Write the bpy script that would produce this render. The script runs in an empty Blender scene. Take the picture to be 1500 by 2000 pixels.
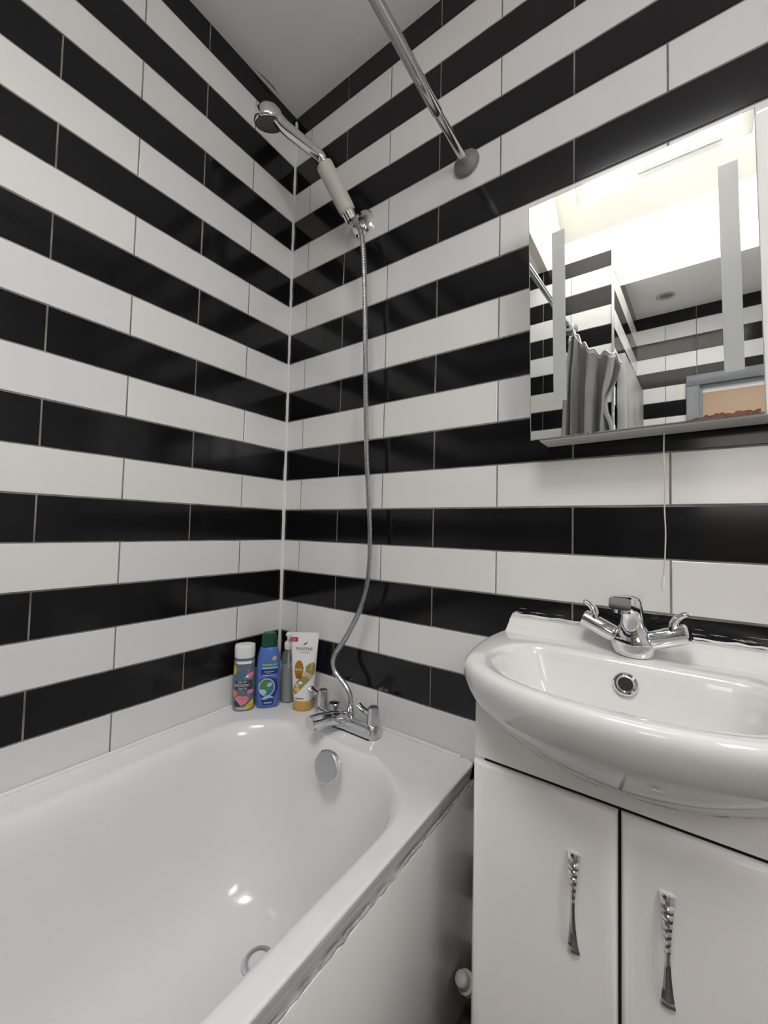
import bpy, bmesh, math, random
from mathutils import Vector, Matrix, Euler
random.seed(7)
C = bpy.context.scene.collection
SC = bpy.context.scene

# ------------------------------------------------------------------ camera
F_PX = 787.48
CAM = Vector((1.06814, -0.91309, 1.04543))
yaw, pitch, roll = math.radians(-35.5431), math.radians(2.3432), math.radians(1.3003)
fw = Vector((math.sin(yaw)*math.cos(pitch), math.cos(yaw)*math.cos(pitch), math.sin(pitch)))
rt = Vector((math.cos(yaw), -math.sin(yaw), 0)); up = rt.cross(fw)
cx = rt*math.cos(roll) + up*math.sin(roll); cy = -rt*math.sin(roll) + up*math.cos(roll)
cam_d = bpy.data.cameras.new('camera'); cam = bpy.data.objects.new('camera', cam_d); C.objects.link(cam)
cam_d.sensor_fit = 'VERTICAL'; cam_d.sensor_height = 36.0; cam_d.lens = F_PX/2000*36.0
cam_d.clip_start = 0.01; cam_d.clip_end = 100
m = Matrix((( cx.x, cy.x, -fw.x), (cx.y, cy.y, -fw.y), (cx.z, cy.z, -fw.z))).to_4x4(); m.translation = CAM
cam.matrix_world = m
SC.camera = cam

# ------------------------------------------------------------------ sky, daylight, exposure
W = bpy.data.worlds.new('overcast_sky'); SC.world = W; W.use_nodes = True
bg = W.node_tree.nodes['Background']; bg.inputs['Color'].default_value = (1.0, 0.99, 0.985, 1); bg.inputs['Strength'].default_value = 21.0
SC.view_settings.view_transform = 'Standard'; SC.view_settings.look = 'None'; SC.view_settings.gamma = 1.0
SC.view_settings.use_curve_mapping = False; SC.view_settings.exposure = 0.15
SLOPE = math.radians(35)
SU = Vector((1,0,0)); SV = Vector((0, math.cos(SLOPE), math.sin(SLOPE))); SN = Vector((0, -math.sin(SLOPE), math.cos(SLOPE)))
SO = Vector((0, -1.87, 2.85))
def slope(u, v, n=0.0): return SO + SU*u + SV*v + SN*n
WX0, WX1, WV0, WV1 = 0.62, 1.395, 0.17, 1.12          # window in the slope's own coordinates
pl = bpy.data.lights.new('sky_portal', 'AREA'); pl.shape = 'RECTANGLE'; pl.size = WX1-WX0; pl.size_y = WV1-WV0
pl.cycles.is_portal = True
po = bpy.data.objects.new('sky_portal', pl); C.objects.link(po)
pm = Matrix((( -SU.x, SV.x, SN.x), (-SU.y, SV.y, SN.y), (-SU.z, SV.z, SN.z))).to_4x4()
pm.translation = slope((WX0+WX1)/2, (WV0+WV1)/2, 0.10); po.matrix_world = pm

# added fill light, out of view, in front of the right-hand wall
rw_ = bpy.data.lights.new('added_side_fill', 'AREA'); rw_.shape = 'RECTANGLE'; rw_.size = 0.5; rw_.size_y = 0.5; rw_.energy = 8; rw_.color = (1, .99, .98)
ro_ = bpy.data.objects.new('added_side_fill', rw_); C.objects.link(ro_); ro_.location = (1.93, -1.08, 1.80); ro_.rotation_euler = Vector((-1, 0, 0)).to_track_quat('-Z', 'Z').to_euler()
# added fill light, unseen in the hall, coming in through the open door
hw_ = bpy.data.lights.new('added_hall_fill', 'AREA'); hw_.shape = 'RECTANGLE'; hw_.size = 1.0; hw_.size_y = 0.7; hw_.energy = 6.5; hw_.color = (1, .98, .96)
ho_ = bpy.data.objects.new('added_hall_fill', hw_); C.objects.link(ho_); ho_.location = (1.45, -3.60, 1.64); ho_.rotation_euler = Vector((0, 1, 0)).to_track_quat('-Z', 'Z').to_euler()

# ------------------------------------------------------------------ materials
def mat(name, col, rough=0.5, metal=0.0, spec=0.5, coat=0.0, coatr=0.05, noise=0.0, nscale=20, bump=0.0, bscale=60, trans=0.0, ior=1.5, emit=None):
    M = bpy.data.materials.new(name); M.use_nodes = True
    nt = M.node_tree; b = nt.nodes['Principled BSDF']
    b.inputs['Base Color'].default_value = (*col, 1); b.inputs['Roughness'].default_value = rough
    b.inputs['Metallic'].default_value = metal; b.inputs['Specular IOR Level'].default_value = spec
    b.inputs['Coat Weight'].default_value = coat; b.inputs['Coat Roughness'].default_value = coatr
    b.inputs['Transmission Weight'].default_value = trans; b.inputs['IOR'].default_value = ior
    if emit: b.inputs['Emission Color'].default_value = (*emit[0], 1); b.inputs['Emission Strength'].default_value = emit[1]
    tc = nt.nodes.new('ShaderNodeTexCoord')
    if noise:
        n = nt.nodes.new('ShaderNodeTexNoise'); n.inputs['Scale'].default_value = nscale; n.inputs['Detail'].default_value = 4
        nt.links.new(tc.outputs['Object'], n.inputs['Vector'])
        r = nt.nodes.new('ShaderNodeMapRange'); r.inputs[1].default_value = 0.3; r.inputs[2].default_value = 0.7
        r.inputs[3].default_value = 1-noise; r.inputs[4].default_value = 1+noise
        nt.links.new(n.outputs['Fac'], r.inputs[0])
        x = nt.nodes.new('ShaderNodeVectorMath'); x.operation = 'SCALE'; x.inputs[0].default_value = col
        nt.links.new(r.outputs[0], x.inputs['Scale']); nt.links.new(x.outputs[0], b.inputs['Base Color'])
    if bump:
        n = nt.nodes.new('ShaderNodeTexNoise'); n.inputs['Scale'].default_value = bscale; n.inputs['Detail'].default_value = 2
        nt.links.new(tc.outputs['Object'], n.inputs['Vector'])
        bp = nt.nodes.new('ShaderNodeBump'); bp.inputs['Strength'].default_value = bump; bp.inputs['Distance'].default_value = 0.002
        nt.links.new(n.outputs['Fac'], bp.inputs['Height']); nt.links.new(bp.outputs[0], b.inputs['Normal'])
    return M
M_white = mat('white_tile_glaze', (0.80, 0.785, 0.77), 0.15, spec=0.5, bump=0.05, bscale=9)
M_white2 = mat('white_tile_glaze_cool', (0.765, 0.77, 0.775), 0.15, spec=0.5, bump=0.05, bscale=9)
M_black = mat('black_tile_glaze', (0.0060, 0.0060, 0.0070), 0.13, spec=0.36, bump=0.05, bscale=9)
M_grout = mat('tile_grout', (0.235, 0.215, 0.195), 0.9, noise=0.45, nscale=14)
M_seal = mat('white_sealant', (0.80, 0.79, 0.77), 0.35)
M_seal_d = mat('clear_sealant', (0.42, 0.41, 0.39), 0.3, noise=0.3, nscale=60)
M_ceil = mat('ceiling_paint', (0.90, 0.87, 0.86), 0.9, noise=0.03, nscale=3)
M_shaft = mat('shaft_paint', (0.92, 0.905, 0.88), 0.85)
M_slope = mat('slope_shade_paint', (0.55, 0.545, 0.52), 0.85)  # slope lining darker than the shaft, its shade put into the colour
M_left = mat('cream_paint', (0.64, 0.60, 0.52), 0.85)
M_bath = mat('bath_acrylic', (0.80, 0.798, 0.798), 0.16, spec=0.5, coat=0.3)
M_panel = mat('bath_panel_plastic', (0.91, 0.90, 0.885), 0.32, bump=0.12, bscale=5)
M_ceramic = mat('vitreous_ceramic', (0.83, 0.825, 0.81), 0.07, coat=0.6, coatr=0.03)
M_gloss = mat('gloss_door_white', (0.92, 0.905, 0.89), 0.16, coat=0.5)
M_carc = mat('cabinet_white', (0.86, 0.85, 0.84), 0.35)
M_dark = mat('shadow_gap', (0.02, 0.02, 0.02), 0.8)
M_chrome = mat('chrome', (0.82, 0.83, 0.85), 0.06, metal=1.0)
M_chrome_s = mat('satin_chrome', (0.55, 0.56, 0.58), 0.28, metal=1.0)
M_chrome_b = mat('chrome_limescale', (0.66, 0.67, 0.69), 0.17, metal=1.0)
M_rod = mat('rod_steel', (0.62, 0.63, 0.63), 0.18, metal=1.0)
M_flange = mat('grey_plastic', (0.20, 0.205, 0.205), 0.28)
M_grip = mat('grip_plastic', (0.62, 0.61, 0.55), 0.45)
M_spray = mat('spray_face_plastic', (0.10, 0.11, 0.10), 0.35)
M_nozzle = mat('nozzle_rubber', (0.28, 0.30, 0.24), 0.5)
M_mirror = mat('mirror_silver', (0.90, 0.92, 0.91), 0.0, metal=1.0)
M_frost = mat('frosted_strip', (0.46, 0.48, 0.47), 0.22, spec=0.9)
M_edge = mat('mirror_edge', (0.30, 0.33, 0.32), 0.3)
M_rail = mat('painted_rail', (0.62, 0.61, 0.57), 0.4)
M_rust = mat('rust', (0.20, 0.075, 0.05), 0.85, noise=0.5, nscale=120)
M_cord = mat('cord_cotton', (0.66, 0.63, 0.57), 0.7)
M_curtain = mat('curtain_cloth', (0.22, 0.215, 0.225), 0.55)
M_hem = mat('curtain_hem', (0.55, 0.52, 0.54), 0.5)
M_doorpaint = mat('door_paint', (0.20, 0.22, 0.24), 0.4)
M_leaf = mat('door_leaf_paint', (0.30, 0.30, 0.29), 0.4)
M_peach = mat('hall_paint', (0.72, 0.58, 0.47), 0.8)
M_floor = mat('floor_vinyl', (0.045, 0.035, 0.03), 0.5, noise=0.5, nscale=30)
M_pvc = mat('waste_plastic', (0.48, 0.46, 0.43), 0.45)
M_trimm = mat('trim_metal', (0.80, 0.81, 0.82), 0.25, metal=0.8)
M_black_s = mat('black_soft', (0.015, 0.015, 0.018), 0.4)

def glass_mat(name, col=(1,1,1), refl=0.08):
    M = bpy.data.materials.new(name); M.use_nodes = True; nt = M.node_tree; nt.nodes.clear()
    o = nt.nodes.new('ShaderNodeOutputMaterial'); mx = nt.nodes.new('ShaderNodeMixShader'); t = nt.nodes.new('ShaderNodeBsdfTransparent'); g = nt.nodes.new('ShaderNodeBsdfGlossy')
    t.inputs['Color'].default_value = (*col, 1); g.inputs['Roughness'].default_value = 0.02; mx.inputs[0].default_value = refl
    nt.links.new(t.outputs[0], mx.inputs[1]); nt.links.new(g.outputs[0], mx.inputs[2]); nt.links.new(mx.outputs[0], o.inputs['Surface'])
    return M
M_pane = glass_mat('window_glass')

# ------------------------------------------------------------------ mesh helpers
class MB:
    def __init__(s): s.bm = bmesh.new(); s.mats = []; s.X = Matrix.Identity(4)
    def mi(s, m):
        if m not in s.mats: s.mats.append(m)
        return s.mats.index(m)
    def add(s, verts, faces, m):
        k = s.mi(m); vs = [s.bm.verts.new(s.X @ Vector(v)) for v in verts]
        for f in faces:
            try: fc = s.bm.faces.new([vs[i] for i in f]); fc.material_index = k
            except ValueError: pass
    def merge(s, b2, m, M=None):
        b2.verts.index_update()
        M = M or Matrix.Identity(4)
        s.add([M @ v.co for v in b2.verts], [[v.index for v in f.verts] for f in b2.faces], m); b2.free()
    def box(s, lo, hi, m, bev=0.0, seg=2, M=None):
        b = bmesh.new(); bmesh.ops.create_cube(b, size=1)
        lo = Vector(lo); hi = Vector(hi)
        for v in b.verts: v.co = Vector(((v.co[i]+.5)*(hi[i]-lo[i])+lo[i] for i in range(3)))
        if bev: bmesh.ops.bevel(b, geom=b.edges[:], offset=bev, segments=seg, affect='EDGES', profile=0.5)
        s.merge(b, m, M)
    def loft(s, rings, m, cap0=True, cap1=True, closed=True):
        n = len(rings[0]); vs = [p for r in rings for p in r]; fs = []
        for i in range(len(rings)-1):
            for j in range(n if closed else n-1):
                k = (j+1) % n; fs.append((i*n+j, i*n+k, (i+1)*n+k, (i+1)*n+j))
        if cap0: fs.append(tuple(range(n))[::-1])
        if cap1: fs.append(tuple((len(rings)-1)*n+j for j in range(n)))
        s.add(vs, fs, m)
    def lathe(s, prof, m, M=None, n=32, cap0=True, cap1=True):
        M = M or Matrix.Identity(4)
        s.loft([[M @ Vector((r*math.cos(2*math.pi*j/n), r*math.sin(2*math.pi*j/n), z)) for j in range(n)] for r, z in prof], m, cap0, cap1)
    def tube(s, pts, rad, m, n=12, flat=1.0, cap=True):
        pts = [Vector(p) for p in pts]
        if not hasattr(rad, '__len__'): rad = [rad]*len(pts)
        t0 = (pts[1]-pts[0]).normalized(); a = Vector((0,0,1)) if abs(t0.z) < .9 else Vector((1,0,0))
        u = t0.cross(a).normalized(); rings = []
        for i, p in enumerate(pts):
            t = (pts[min(i+1, len(pts)-1)]-pts[max(i-1, 0)]).normalized()
            u = (u - t*u.dot(t)).normalized(); w = t.cross(u)
            rings.append([p + u*rad[i]*math.cos(2*math.pi*j/n) + w*rad[i]*flat*math.sin(2*math.pi*j/n) for j in range(n)])
        s.loft(rings, m, cap, cap)
    def build(s, name, parent=None, ang=35, smooth=True):
        bmesh.ops.recalc_face_normals(s.bm, faces=s.bm.faces[:])
        me = bpy.data.meshes.new(name); s.bm.to_mesh(me); s.bm.free()
        for m in s.mats: me.materials.append(m)
        if smooth:
            me.polygons.foreach_set('use_smooth', [True]*len(me.polygons)); me.set_sharp_from_angle(angle=math.radians(ang))
        o = bpy.data.objects.new(name, me); C.objects.link(o)
        if parent is not None: o.parent = parent
        return o
def axis_m(origin, direction, roll_ref=(0,0,1)):
    z = Vector(direction).normalized(); r = Vector(roll_ref)
    if abs(z.dot(r)) > .95: r = Vector((1,0,0))
    x = r.cross(z).normalized(); y = z.cross(x)
    M = Matrix(((x.x,y.x,z.x),(x.y,y.y,z.y),(x.z,y.z,z.z))).to_4x4(); M.translation = Vector(origin); return M
def catmull(P, n=8, closed=False):
    P = [Vector(p) for p in P]; out = []; N = len(P)
    for i in range(N if closed else N-1):
        p0 = P[(i-1) % N] if closed or i > 0 else P[0]*2-P[1]
        p1 = P[i]; p2 = P[(i+1) % N]; p3 = P[(i+2) % N] if closed or i+2 < N else P[-1]*2-P[-2]
        for k in range(n):
            t = k/n
            out.append(0.5*((2*p1)+(-p0+p2)*t+(2*p0-5*p1+4*p2-p3)*t*t+(-p0+3*p1-3*p2+p3)*t**3))
    if not closed: out.append(P[-1].copy())
    return out
def empty(name, loc=(0,0,0)):
    o = bpy.data.objects.new(name, None); C.objects.link(o); o.location = loc; o.empty_display_size = 0.05; return o
def thing(o, label, cat, group=None):
    o['label'] = label; o['category'] = cat
    if group: o['group'] = group
    return o
def struct(o): o['kind'] = 'structure'; return o
def adopt(root, *objs):
    for o in objs:
        o.parent = root; o.matrix_parent_inverse = Matrix.Translation(-root.location)
    return root

# ------------------------------------------------------------------ tiled walls
CEIL = 2.482; P_ = 0.1; G_ = 0.0017
def tiled_wall(name, length, place, wfirst, bfirst, zlo=0.0, zhi=CEIL, pitchx=0.3293, holes=(), thick=0.08, seed=1):
    """place(s, h, d) maps distance along the wall, height and depth behind the glaze to a point."""
    rnd = random.Random(seed); b = MB()
    def prism(s0, s1, z0, z1, d0, d1, m, bev):
        e = bev; t = [rnd.uniform(-.00018, .00018) for _ in range(4)]
        f = [(s0+e, z0+e), (s1-e, z0+e), (s1-e, z1-e), (s0+e, z1-e)]; k = [(s0, z0), (s1, z0), (s1, z1), (s0, z1)]
        v = [place(*p, d0+t[i]) for i, p in enumerate(f)] + [place(*p, d0+bev*.7) for p in k] + [place(*p, d1) for p in k]
        b.add(v, [(0,1,2,3),(0,4,5,1),(1,5,6,2),(2,6,7,3),(3,7,4,0),(4,8,9,5),(5,9,10,6),(6,10,11,7),(7,11,8,4)], m)
    # rectangles of wall left once the openings are cut
    xs = sorted({0, length, *[h[0] for h in holes], *[h[1] for h in holes]})
    for i in range(len(xs)-1):
        a, c = xs[i], xs[i+1]; spans = [(zlo, zhi)]
        for h in holes:
            if h[0] < (a+c)/2 < h[1]:
                spans = [q for z0, z1 in spans for q in ((z0, min(z1, h[2])), (max(z0, h[3]), z1)) if q[1]-q[0] > .001]
        for z0, z1 in spans:
            v = [place(s, z, d) for d in (0.0013, thick) for s, z in ((a,z0),(c,z0),(c,z1),(a,z1))]
            b.add(v, [(0,1,2,3),(7,6,5,4),(0,4,5,1),(1,5,6,2),(2,6,7,3),(3,7,4,0)], M_grout)
            n = 0
            while True:
                t1 = 2.5-P_*n; t0 = t1-P_
                if t1 <= z0: break
                u0, u1 = max(t0, z0), min(t1, z1)
                if u1-u0 > .004:
                    black = n % 2 == 0; first = bfirst if black else wfirst
                    s0 = first-pitchx*(1+int(first/pitchx)+1)
                    while s0 < c:
                        q0, q1 = max(s0, a), min(s0+pitchx, c)
                        if q1-q0 > .006:
                            m = M_black if black else (M_white2 if rnd.random() < .45 else M_white)
                            prism(q0+(G_ if q0 > 0 else 0), q1-G_, u0+G_, u1-G_, 0, 0.0016, m, 0.0009)
                        s0 += pitchx
                n += 1
    return struct(b.build(name, smooth=False))
RX = 1.95; FY = -1.5; DY = -2.36; SX0, SX1 = 0.832, 0.885
tiled_wall('wall_back', RX, lambda s, z, d: (s, d, z), 0.0783, 0.2413)
tiled_wall('wall_left', -FY, lambda s, z, d: (-d, -s, z), 0.1667, 0.3260, pitchx=0.3278, seed=2)
tiled_wall('wall_foot', SX0, lambda s, z, d: (s, FY-d, z), 0.31, 0.17, thick=0.05, seed=3)
sd = Vector((SX1-SX0, DY-FY-0.002, 0)); sl = sd.length; sd.normalize(); sn = Vector((sd.y, -sd.x, 0))
tiled_wall('wall_side', sl, lambda s, z, d: tuple(Vector((SX0, FY-0.002, z)) + sd*s + sn*d), 0.09, 0.25, thick=0.05, seed=4)
DX0, DX1, DZ = 1.20, 1.90, 1.985
tiled_wall('wall_far', RX-0.86, lambda s, z, d: (0.86+s, DY-d, z), 0.18, 0.34, holes=((DX0-0.86, DX1-0.86, -1, DZ),), thick=0.10, seed=5)
b = MB(); b.box((RX, DY-.02, 0), (RX+.08, .02, CEIL), M_shaft); struct(b.build('wall_right', smooth=False))
w2 = empty('added_window', (RX, -1.08, 1.80)); struct(w2); b = MB()  # unseen window, added to go with the side fill light
for y0, y1, z0, z1 in ((-1.37, -.79, 2.05, 2.09), (-1.37, -.79, 1.51, 1.55), (-1.37, -1.33, 1.55, 2.05), (-.83, -.79, 1.55, 2.05)): b.box((RX-.030, y0, z0), (RX-.0005, y1, z1), M_shaft)
b.box((RX-.014, -1.33, 1.55), (RX-.0005, -.83, 2.05), M_frost); wf = b.build('window_frame', smooth=False); wf.parent = w2; wf.matrix_parent_inverse = Matrix.Translation((-RX, 1.08, -1.80))
b = MB(); b.box((-.20, -2.6, -.06), (-.10, .20, 2.6), M_carc); b.box((-.20, .085, -.06), (RX+.2, .20, 2.6), M_carc); b.box((RX+.085, -2.5, -.06), (RX+.2, .20, 2.6), M_carc); b.box((-.20, -2.6, -.06), (.86, -2.47, 2.6), M_carc)
struct(b.build('light_block_shell', smooth=False))  # unseen shell added to stop sky light leaking in at the wall corners
b = MB(); b.box((-.2, -4.2, -0.06), (RX+.2, .2, 0.0), M_floor); struct(b.build('floor', smooth=False))

# ceiling with the rectangular opening under the roof light
HX0, HX1, HY0, HY1 = 0.52, 1.52, -1.87, -0.87
b = MB()
q_ = .0395
for lo, hi in (((-.2, DY-.1), (HX0-q_, .2)), ((HX1+q_, DY-.1), (RX+.2, .2)), ((HX0-q_, DY-.1), (HX1+q_, HY0-q_)), ((HX0-q_, HY1+q_), (HX1+q_, .2))):
    b.box((*lo, CEIL), (*hi, CEIL+.05), M_ceil)
struct(b.build('ceiling', smooth=False))
# shaft walls
vN = (HY1-SO.y)/math.cos(SLOPE)
b = MB()
def zs(y): return SO.z + (y-SO.y)*math.tan(SLOPE)
def plate(b, quad, off, m):
    off = Vector(off); v = [Vector(q) for q in quad]; v += [p+off for p in v]; n = len(quad)
    b.add(v, [tuple(range(n))[::-1], tuple(range(n, 2*n))] + [(i, (i+1) % n, n+(i+1) % n, n+i) for i in range(n)], m)
CB = CEIL-.0004
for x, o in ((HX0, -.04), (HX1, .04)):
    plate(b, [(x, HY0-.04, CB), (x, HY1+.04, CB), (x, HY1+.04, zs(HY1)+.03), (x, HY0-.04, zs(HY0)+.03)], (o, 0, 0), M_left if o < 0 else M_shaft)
plate(b, [(HX0, HY0, CB), (HX1, HY0, CB), (HX1, HY0, zs(HY0)+.03), (HX0, HY0, zs(HY0)+.03)], (0, -.04, 0), M_shaft)
plate(b, [(HX0, HY1, CB), (HX1, HY1, CB), (HX1, HY1, zs(HY1)+.03), (HX0, HY1, zs(HY1)+.03)], (0, .04, 0), M_shaft)
struct(b.build('wall_shaft', smooth=False))
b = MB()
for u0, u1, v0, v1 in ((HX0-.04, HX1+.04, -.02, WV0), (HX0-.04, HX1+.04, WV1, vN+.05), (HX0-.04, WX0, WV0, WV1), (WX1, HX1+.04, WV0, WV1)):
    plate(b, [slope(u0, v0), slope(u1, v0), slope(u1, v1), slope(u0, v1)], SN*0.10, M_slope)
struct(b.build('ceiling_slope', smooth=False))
# roof window
w1 = empty('window_1', slope((WX0+WX1)/2, WV0, 0.05)); struct(w1)
M_frame = mat('window_frame_white', (0.50, 0.50, 0.48), 0.35)
def sbox(b, u0, u1, v0, v1, n0, n1, m): plate(b, [slope(u0, v0, n0), slope(u1, v0, n0), slope(u1, v1, n0), slope(u0, v1, n0)], SN*(n1-n0), m)
b = MB(); e = .045
for q in ((WX0, WX1, WV0, WV0+e), (WX0, WX1, WV1-e, WV1), (WX0, WX0+e, WV0+e, WV1-e), (WX1-e, WX1, WV0+e, WV1-e)): sbox(b, *q, .055, .095, M_frame)
frame = b.build('window_frame', smooth=False)
b = MB(); sbox(b, WX0+e, WX1-e, WV0+e, WV1-e, .074, .078, M_pane); pane = b.build('window_pane', smooth=False)
b = MB(); b.tube([slope(.93, WV0+.03, .045), slope(1.10, WV0+.03, .045), slope(1.28, WV0+.03, .045)], .0055, M_flange)
for u in (.95, 1.26): b.tube([slope(u, WV0+.03, .045), slope(u, WV0+.03, .058)], .007, M_chrome_s)
bar = b.build('window_handle')
adopt(w1, frame, pane, bar)

# corner bead of silicone and the metal edge strip on the alcove corner
b = MB(); pts = []; rr = []
z = 0.512
while z < CEIL-.02:
    pts.append((0.0028+random.uniform(-.0006, .0006), -0.0028+random.uniform(-.0006, .0006), z)); rr.append(0.0046+random.uniform(-.0007, .0007)+(0.0012 if z < 1.25 else 0)); z += .025
b.tube(pts, rr, M_seal, 8); struct(b.build('trim_1'))
b = MB(); b.box((SX0-.004, FY-.006, 0), (SX0+.007, FY+.004, CEIL), M_trimm, .001, 1); struct(b.build('trim_2', smooth=False))
b = MB(); b.add([(.007, -.185, CEIL-.0004), (.014, -.150, CEIL-.0004), (.015, -.115, CEIL-.0004), (.010, -.085, CEIL-.0004), (.011, -.115, CEIL-.0004), (.010, -.150, CEIL-.0004)], [(0, 1, 5), (1, 2, 4, 5), (2, 3, 4)], mat('damp_stain', (.30, .22, .18), .9)); struct(b.build('trim_3', smooth=False))
# door opening, lining, leaf standing open, hall behind
d1 = empty('door_1', ((DX0+DX1)/2, DY, 0)); struct(d1)
b = MB()
for x0, x1, z0, z1 in ((DX0-.055, DX0+.012, 0, DZ-.0125), (DX1-.012, DX1+.055, 0, DZ-.0125), (DX0-.055, DX1+.055, DZ-.012, DZ+.055)): b.box((x0, DY-.001, z0), (x1, DY+.018, z1), M_doorpaint, .004)
for x0, x1, z0, z1 in ((DX0-.002, DX0+.028, 0, DZ-.0285), (DX1-.028, DX1+.002, 0, DZ-.0285), (DX0-.002, DX1+.002, DZ-.028, DZ+.002)): b.box((x0, DY-.12, z0), (x1, DY-.0012, z1), M_doorpaint, .002)
fr = b.build('door_frame'); b = MB()
b.box((-.018, -.36, 0.008), (.018, .36, 1.965), M_leaf, .003)
for y0, y1, z0, z1 in ((-.27, -.03, 1.15, 1.82), (.03, .27, 1.15, 1.82), (-.27, -.03, .2, .95), (.03, .27, .2, .95)): b.box((.018, y0, z0), (.022, y1, z1), M_leaf, .003)
leaf = b.build('door_leaf'); leaf.location = (0.884, -1.93, 0); leaf.rotation_euler = (0, 0, math.radians(3.5))
adopt(d1, fr); leaf.parent = d1; leaf.matrix_parent_inverse = Matrix.Translation(-d1.location)
b = MB(); b.box((0.4, -3.75, 0), (RX+.2, -3.65, 2.5), M_peach); struct(b.build('wall_hall', smooth=False))
b = MB(); b.box((0.4, -3.75, 2.5), (RX+.2, DY-.1, 2.55), M_ceil)
struct(b.build('ceiling_hall', smooth=False))
b = MB(); b.box((0.35, -3.75, 0), (0.4, DY-.1, 2.55), M_peach); b.box((RX+.15, -3.75, 0), (RX+.2, DY-.1, 2.55), M_peach); struct(b.build('wall_hall_side', smooth=False))
hl = bpy.data.lights.new('added_hall_light', 'AREA'); hl.size = 0.25; hl.energy = 2.6; hl.color = (1, .93, .85)  # unseen light added to brighten the hall wall
ho = bpy.data.objects.new('added_hall_light', hl); C.objects.link(ho); ho.location = (1.55, -3.1, 2.47)

# ------------------------------------------------------------------ ceiling spot (seen in the mirror)
cl = empty('ceiling_light', (1.048, -2.13, CEIL))
b = MB(); b.lathe([(.030, -.0005), (.045, -.0005), (.047, -.003), (.044, -.006), (.033, -.006), (.030, -.002)], M_frame, Matrix.Translation((0,0,0)), 40, False, False); r1 = b.build('trim_ring')
b = MB(); b.lathe([(.0, -.0015), (.016, -.0015), (.024, -.001), (.030, -.001)], M_flange, None, 32, False, False); r2 = b.build('lens')
for o in (r1, r2): o.parent = cl
thing(cl, 'round unlit spotlight set in the grey ceiling, seen in the mirror', 'ceiling light')

# ------------------------------------------------------------------ bathtub
RZ = 0.508
def rrect(x0, x1, y0, y1, r, z, na=10, ns=8):
    """closed ring, counter-clockwise; r may be four radii (x1y1, x0y1, x0y0, x1y0)"""
    if not hasattr(r, '__len__'): r = (r,)*4
    P = []; cs = [(x1-r[0], y1-r[0], 0, r[0]), (x0+r[1], y1-r[1], 90, r[1]), (x0+r[2], y0+r[2], 180, r[2]), (x1-r[3], y0+r[3], 270, r[3])]
    for i, (a, c, a0, q) in enumerate(cs):
        for k in range(na+1):
            t = math.radians(a0+90*k/na); P.append(Vector((a+q*math.cos(t), c+q*math.sin(t), z)))
        n = cs[(i+1) % 4]; t = math.radians(n[2]); e = Vector((n[0]+n[3]*math.cos(t), n[1]+n[3]*math.sin(t), z)); s0 = P[-1]
        for k in range(1, ns): P.append(s0.lerp(e, k/ns))
    return P
tub = empty('bathtub', (0.345, -0.75, 0))
b = MB(); R = []
for ins, z, rad in ((.020, .468, .010), (.0080, .468, .010), (.0070, .4695, .010), (.0005, .5030, .010), (.0006, .5052, .010), (.0020, .5072, .010), (.0045, RZ, .010), (.0080, RZ, .010)):
    R.append(rrect(.0015, .6925-ins, -1.4985, -.0015, (rad+.003, .003, .003, .003), z))
top = (.080, .656, -1.385, -.128, (.185, .165, .14, .14)); bot = (.235, .475, -1.20, -.275, (.11, .11, .10, .10))
for f, z in ((-.03, RZ), (0.0, .5078), (.03, .5065), (.07, .5025), (.115, .494), (.16, .478), (.205, .452), (.25, .418), (.31, .365), (.38, .305), (.46, .248), (.56, .199), (.68, .163), (.82, .141), (1.0, .132)):
    L = [a+(c-a)*f for a, c in zip(top[:4], bot[:4])]; rr = [a+(c-a)*max(f, 0) for a, c in zip(top[4], bot[4])]
    # steep wall on the room side, gentle roll elsewhere
    xr = ((.5079, .657), (.5078, .6545), (.5065, .650), (.5025, .6455), (.494, .6405), (.478, .636), (.452, .6315), (.418, .626), (.365, .617), (.305, .604), (.248, .586), (.199, .562), (.163, .531), (.141, .495), (.132, .458))
    for (za, xa), (zb, xb) in zip(xr, xr[1:]):
        if zb <= z <= za: L[1] = xb+(xa-xb)*(z-zb)/(za-zb)
    R.append(rrect(*L, rr, z))
q = R[-1]; cen = sum(q, Vector())/len(q)
for s, z in ((.6, .1295), (.25, .128)): R.append([Vector((cen.x+(p.x-cen.x)*s, cen.y+(p.y-cen.y)*s, z)) for p in q])
b.loft(R, M_bath, False, True)
shell = b.build('shell', ang=38)
b = MB(); b.box((.66, -1.495, .0005), (.6925, -.002, .4665), M_panel, .002); panel = b.build('side_panel')
panel['label'] = 'grey-white plastic side panel'
b = MB(); pts = []; rr = []
y = -.004
while y > -1.49:
    pts.append((.6893+random.uniform(-.0008, .0008), y, .4680+random.uniform(-.0018, .0018))); rr.append(random.uniform(.0022, .0034)); y -= .012
b.tube(pts, rr, M_seal_d, 7); bead = b.build('sealant_bead')
b = MB()
b.tube([(.0062, y/100, RZ+.001) for y in range(-149, 0, 4)], [.0052+random.uniform(-.0006, .0006) for _ in range(38)], M_seal, 8)
b.tube([(x/100, -.0062, RZ+.001) for x in range(0, 69, 3)], [.0058+random.uniform(-.0008, .0008) for _ in range(23)], M_seal, 8)
bead2 = b.build('rim_sealant')
on = Vector((.03, -1, .30)).normalized(); oc = Vector((.402, -.176, .477))
b = MB(); M = axis_m(oc, on); b.lathe([(.018, -.016), (.018, .004), (.0335, .006), (.0355, .010), (.0355, .017), (.0335, .0195)], M_chrome, M, 40)
b.lathe([(.0334, .0196), (.0325, .0204), (.018, .0210), (.001, .0212)], M_chrome_s, M, 40, False, True)
ovf = b.build('overflow_cover')
b = MB(); dc = (.358, -.335)
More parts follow.
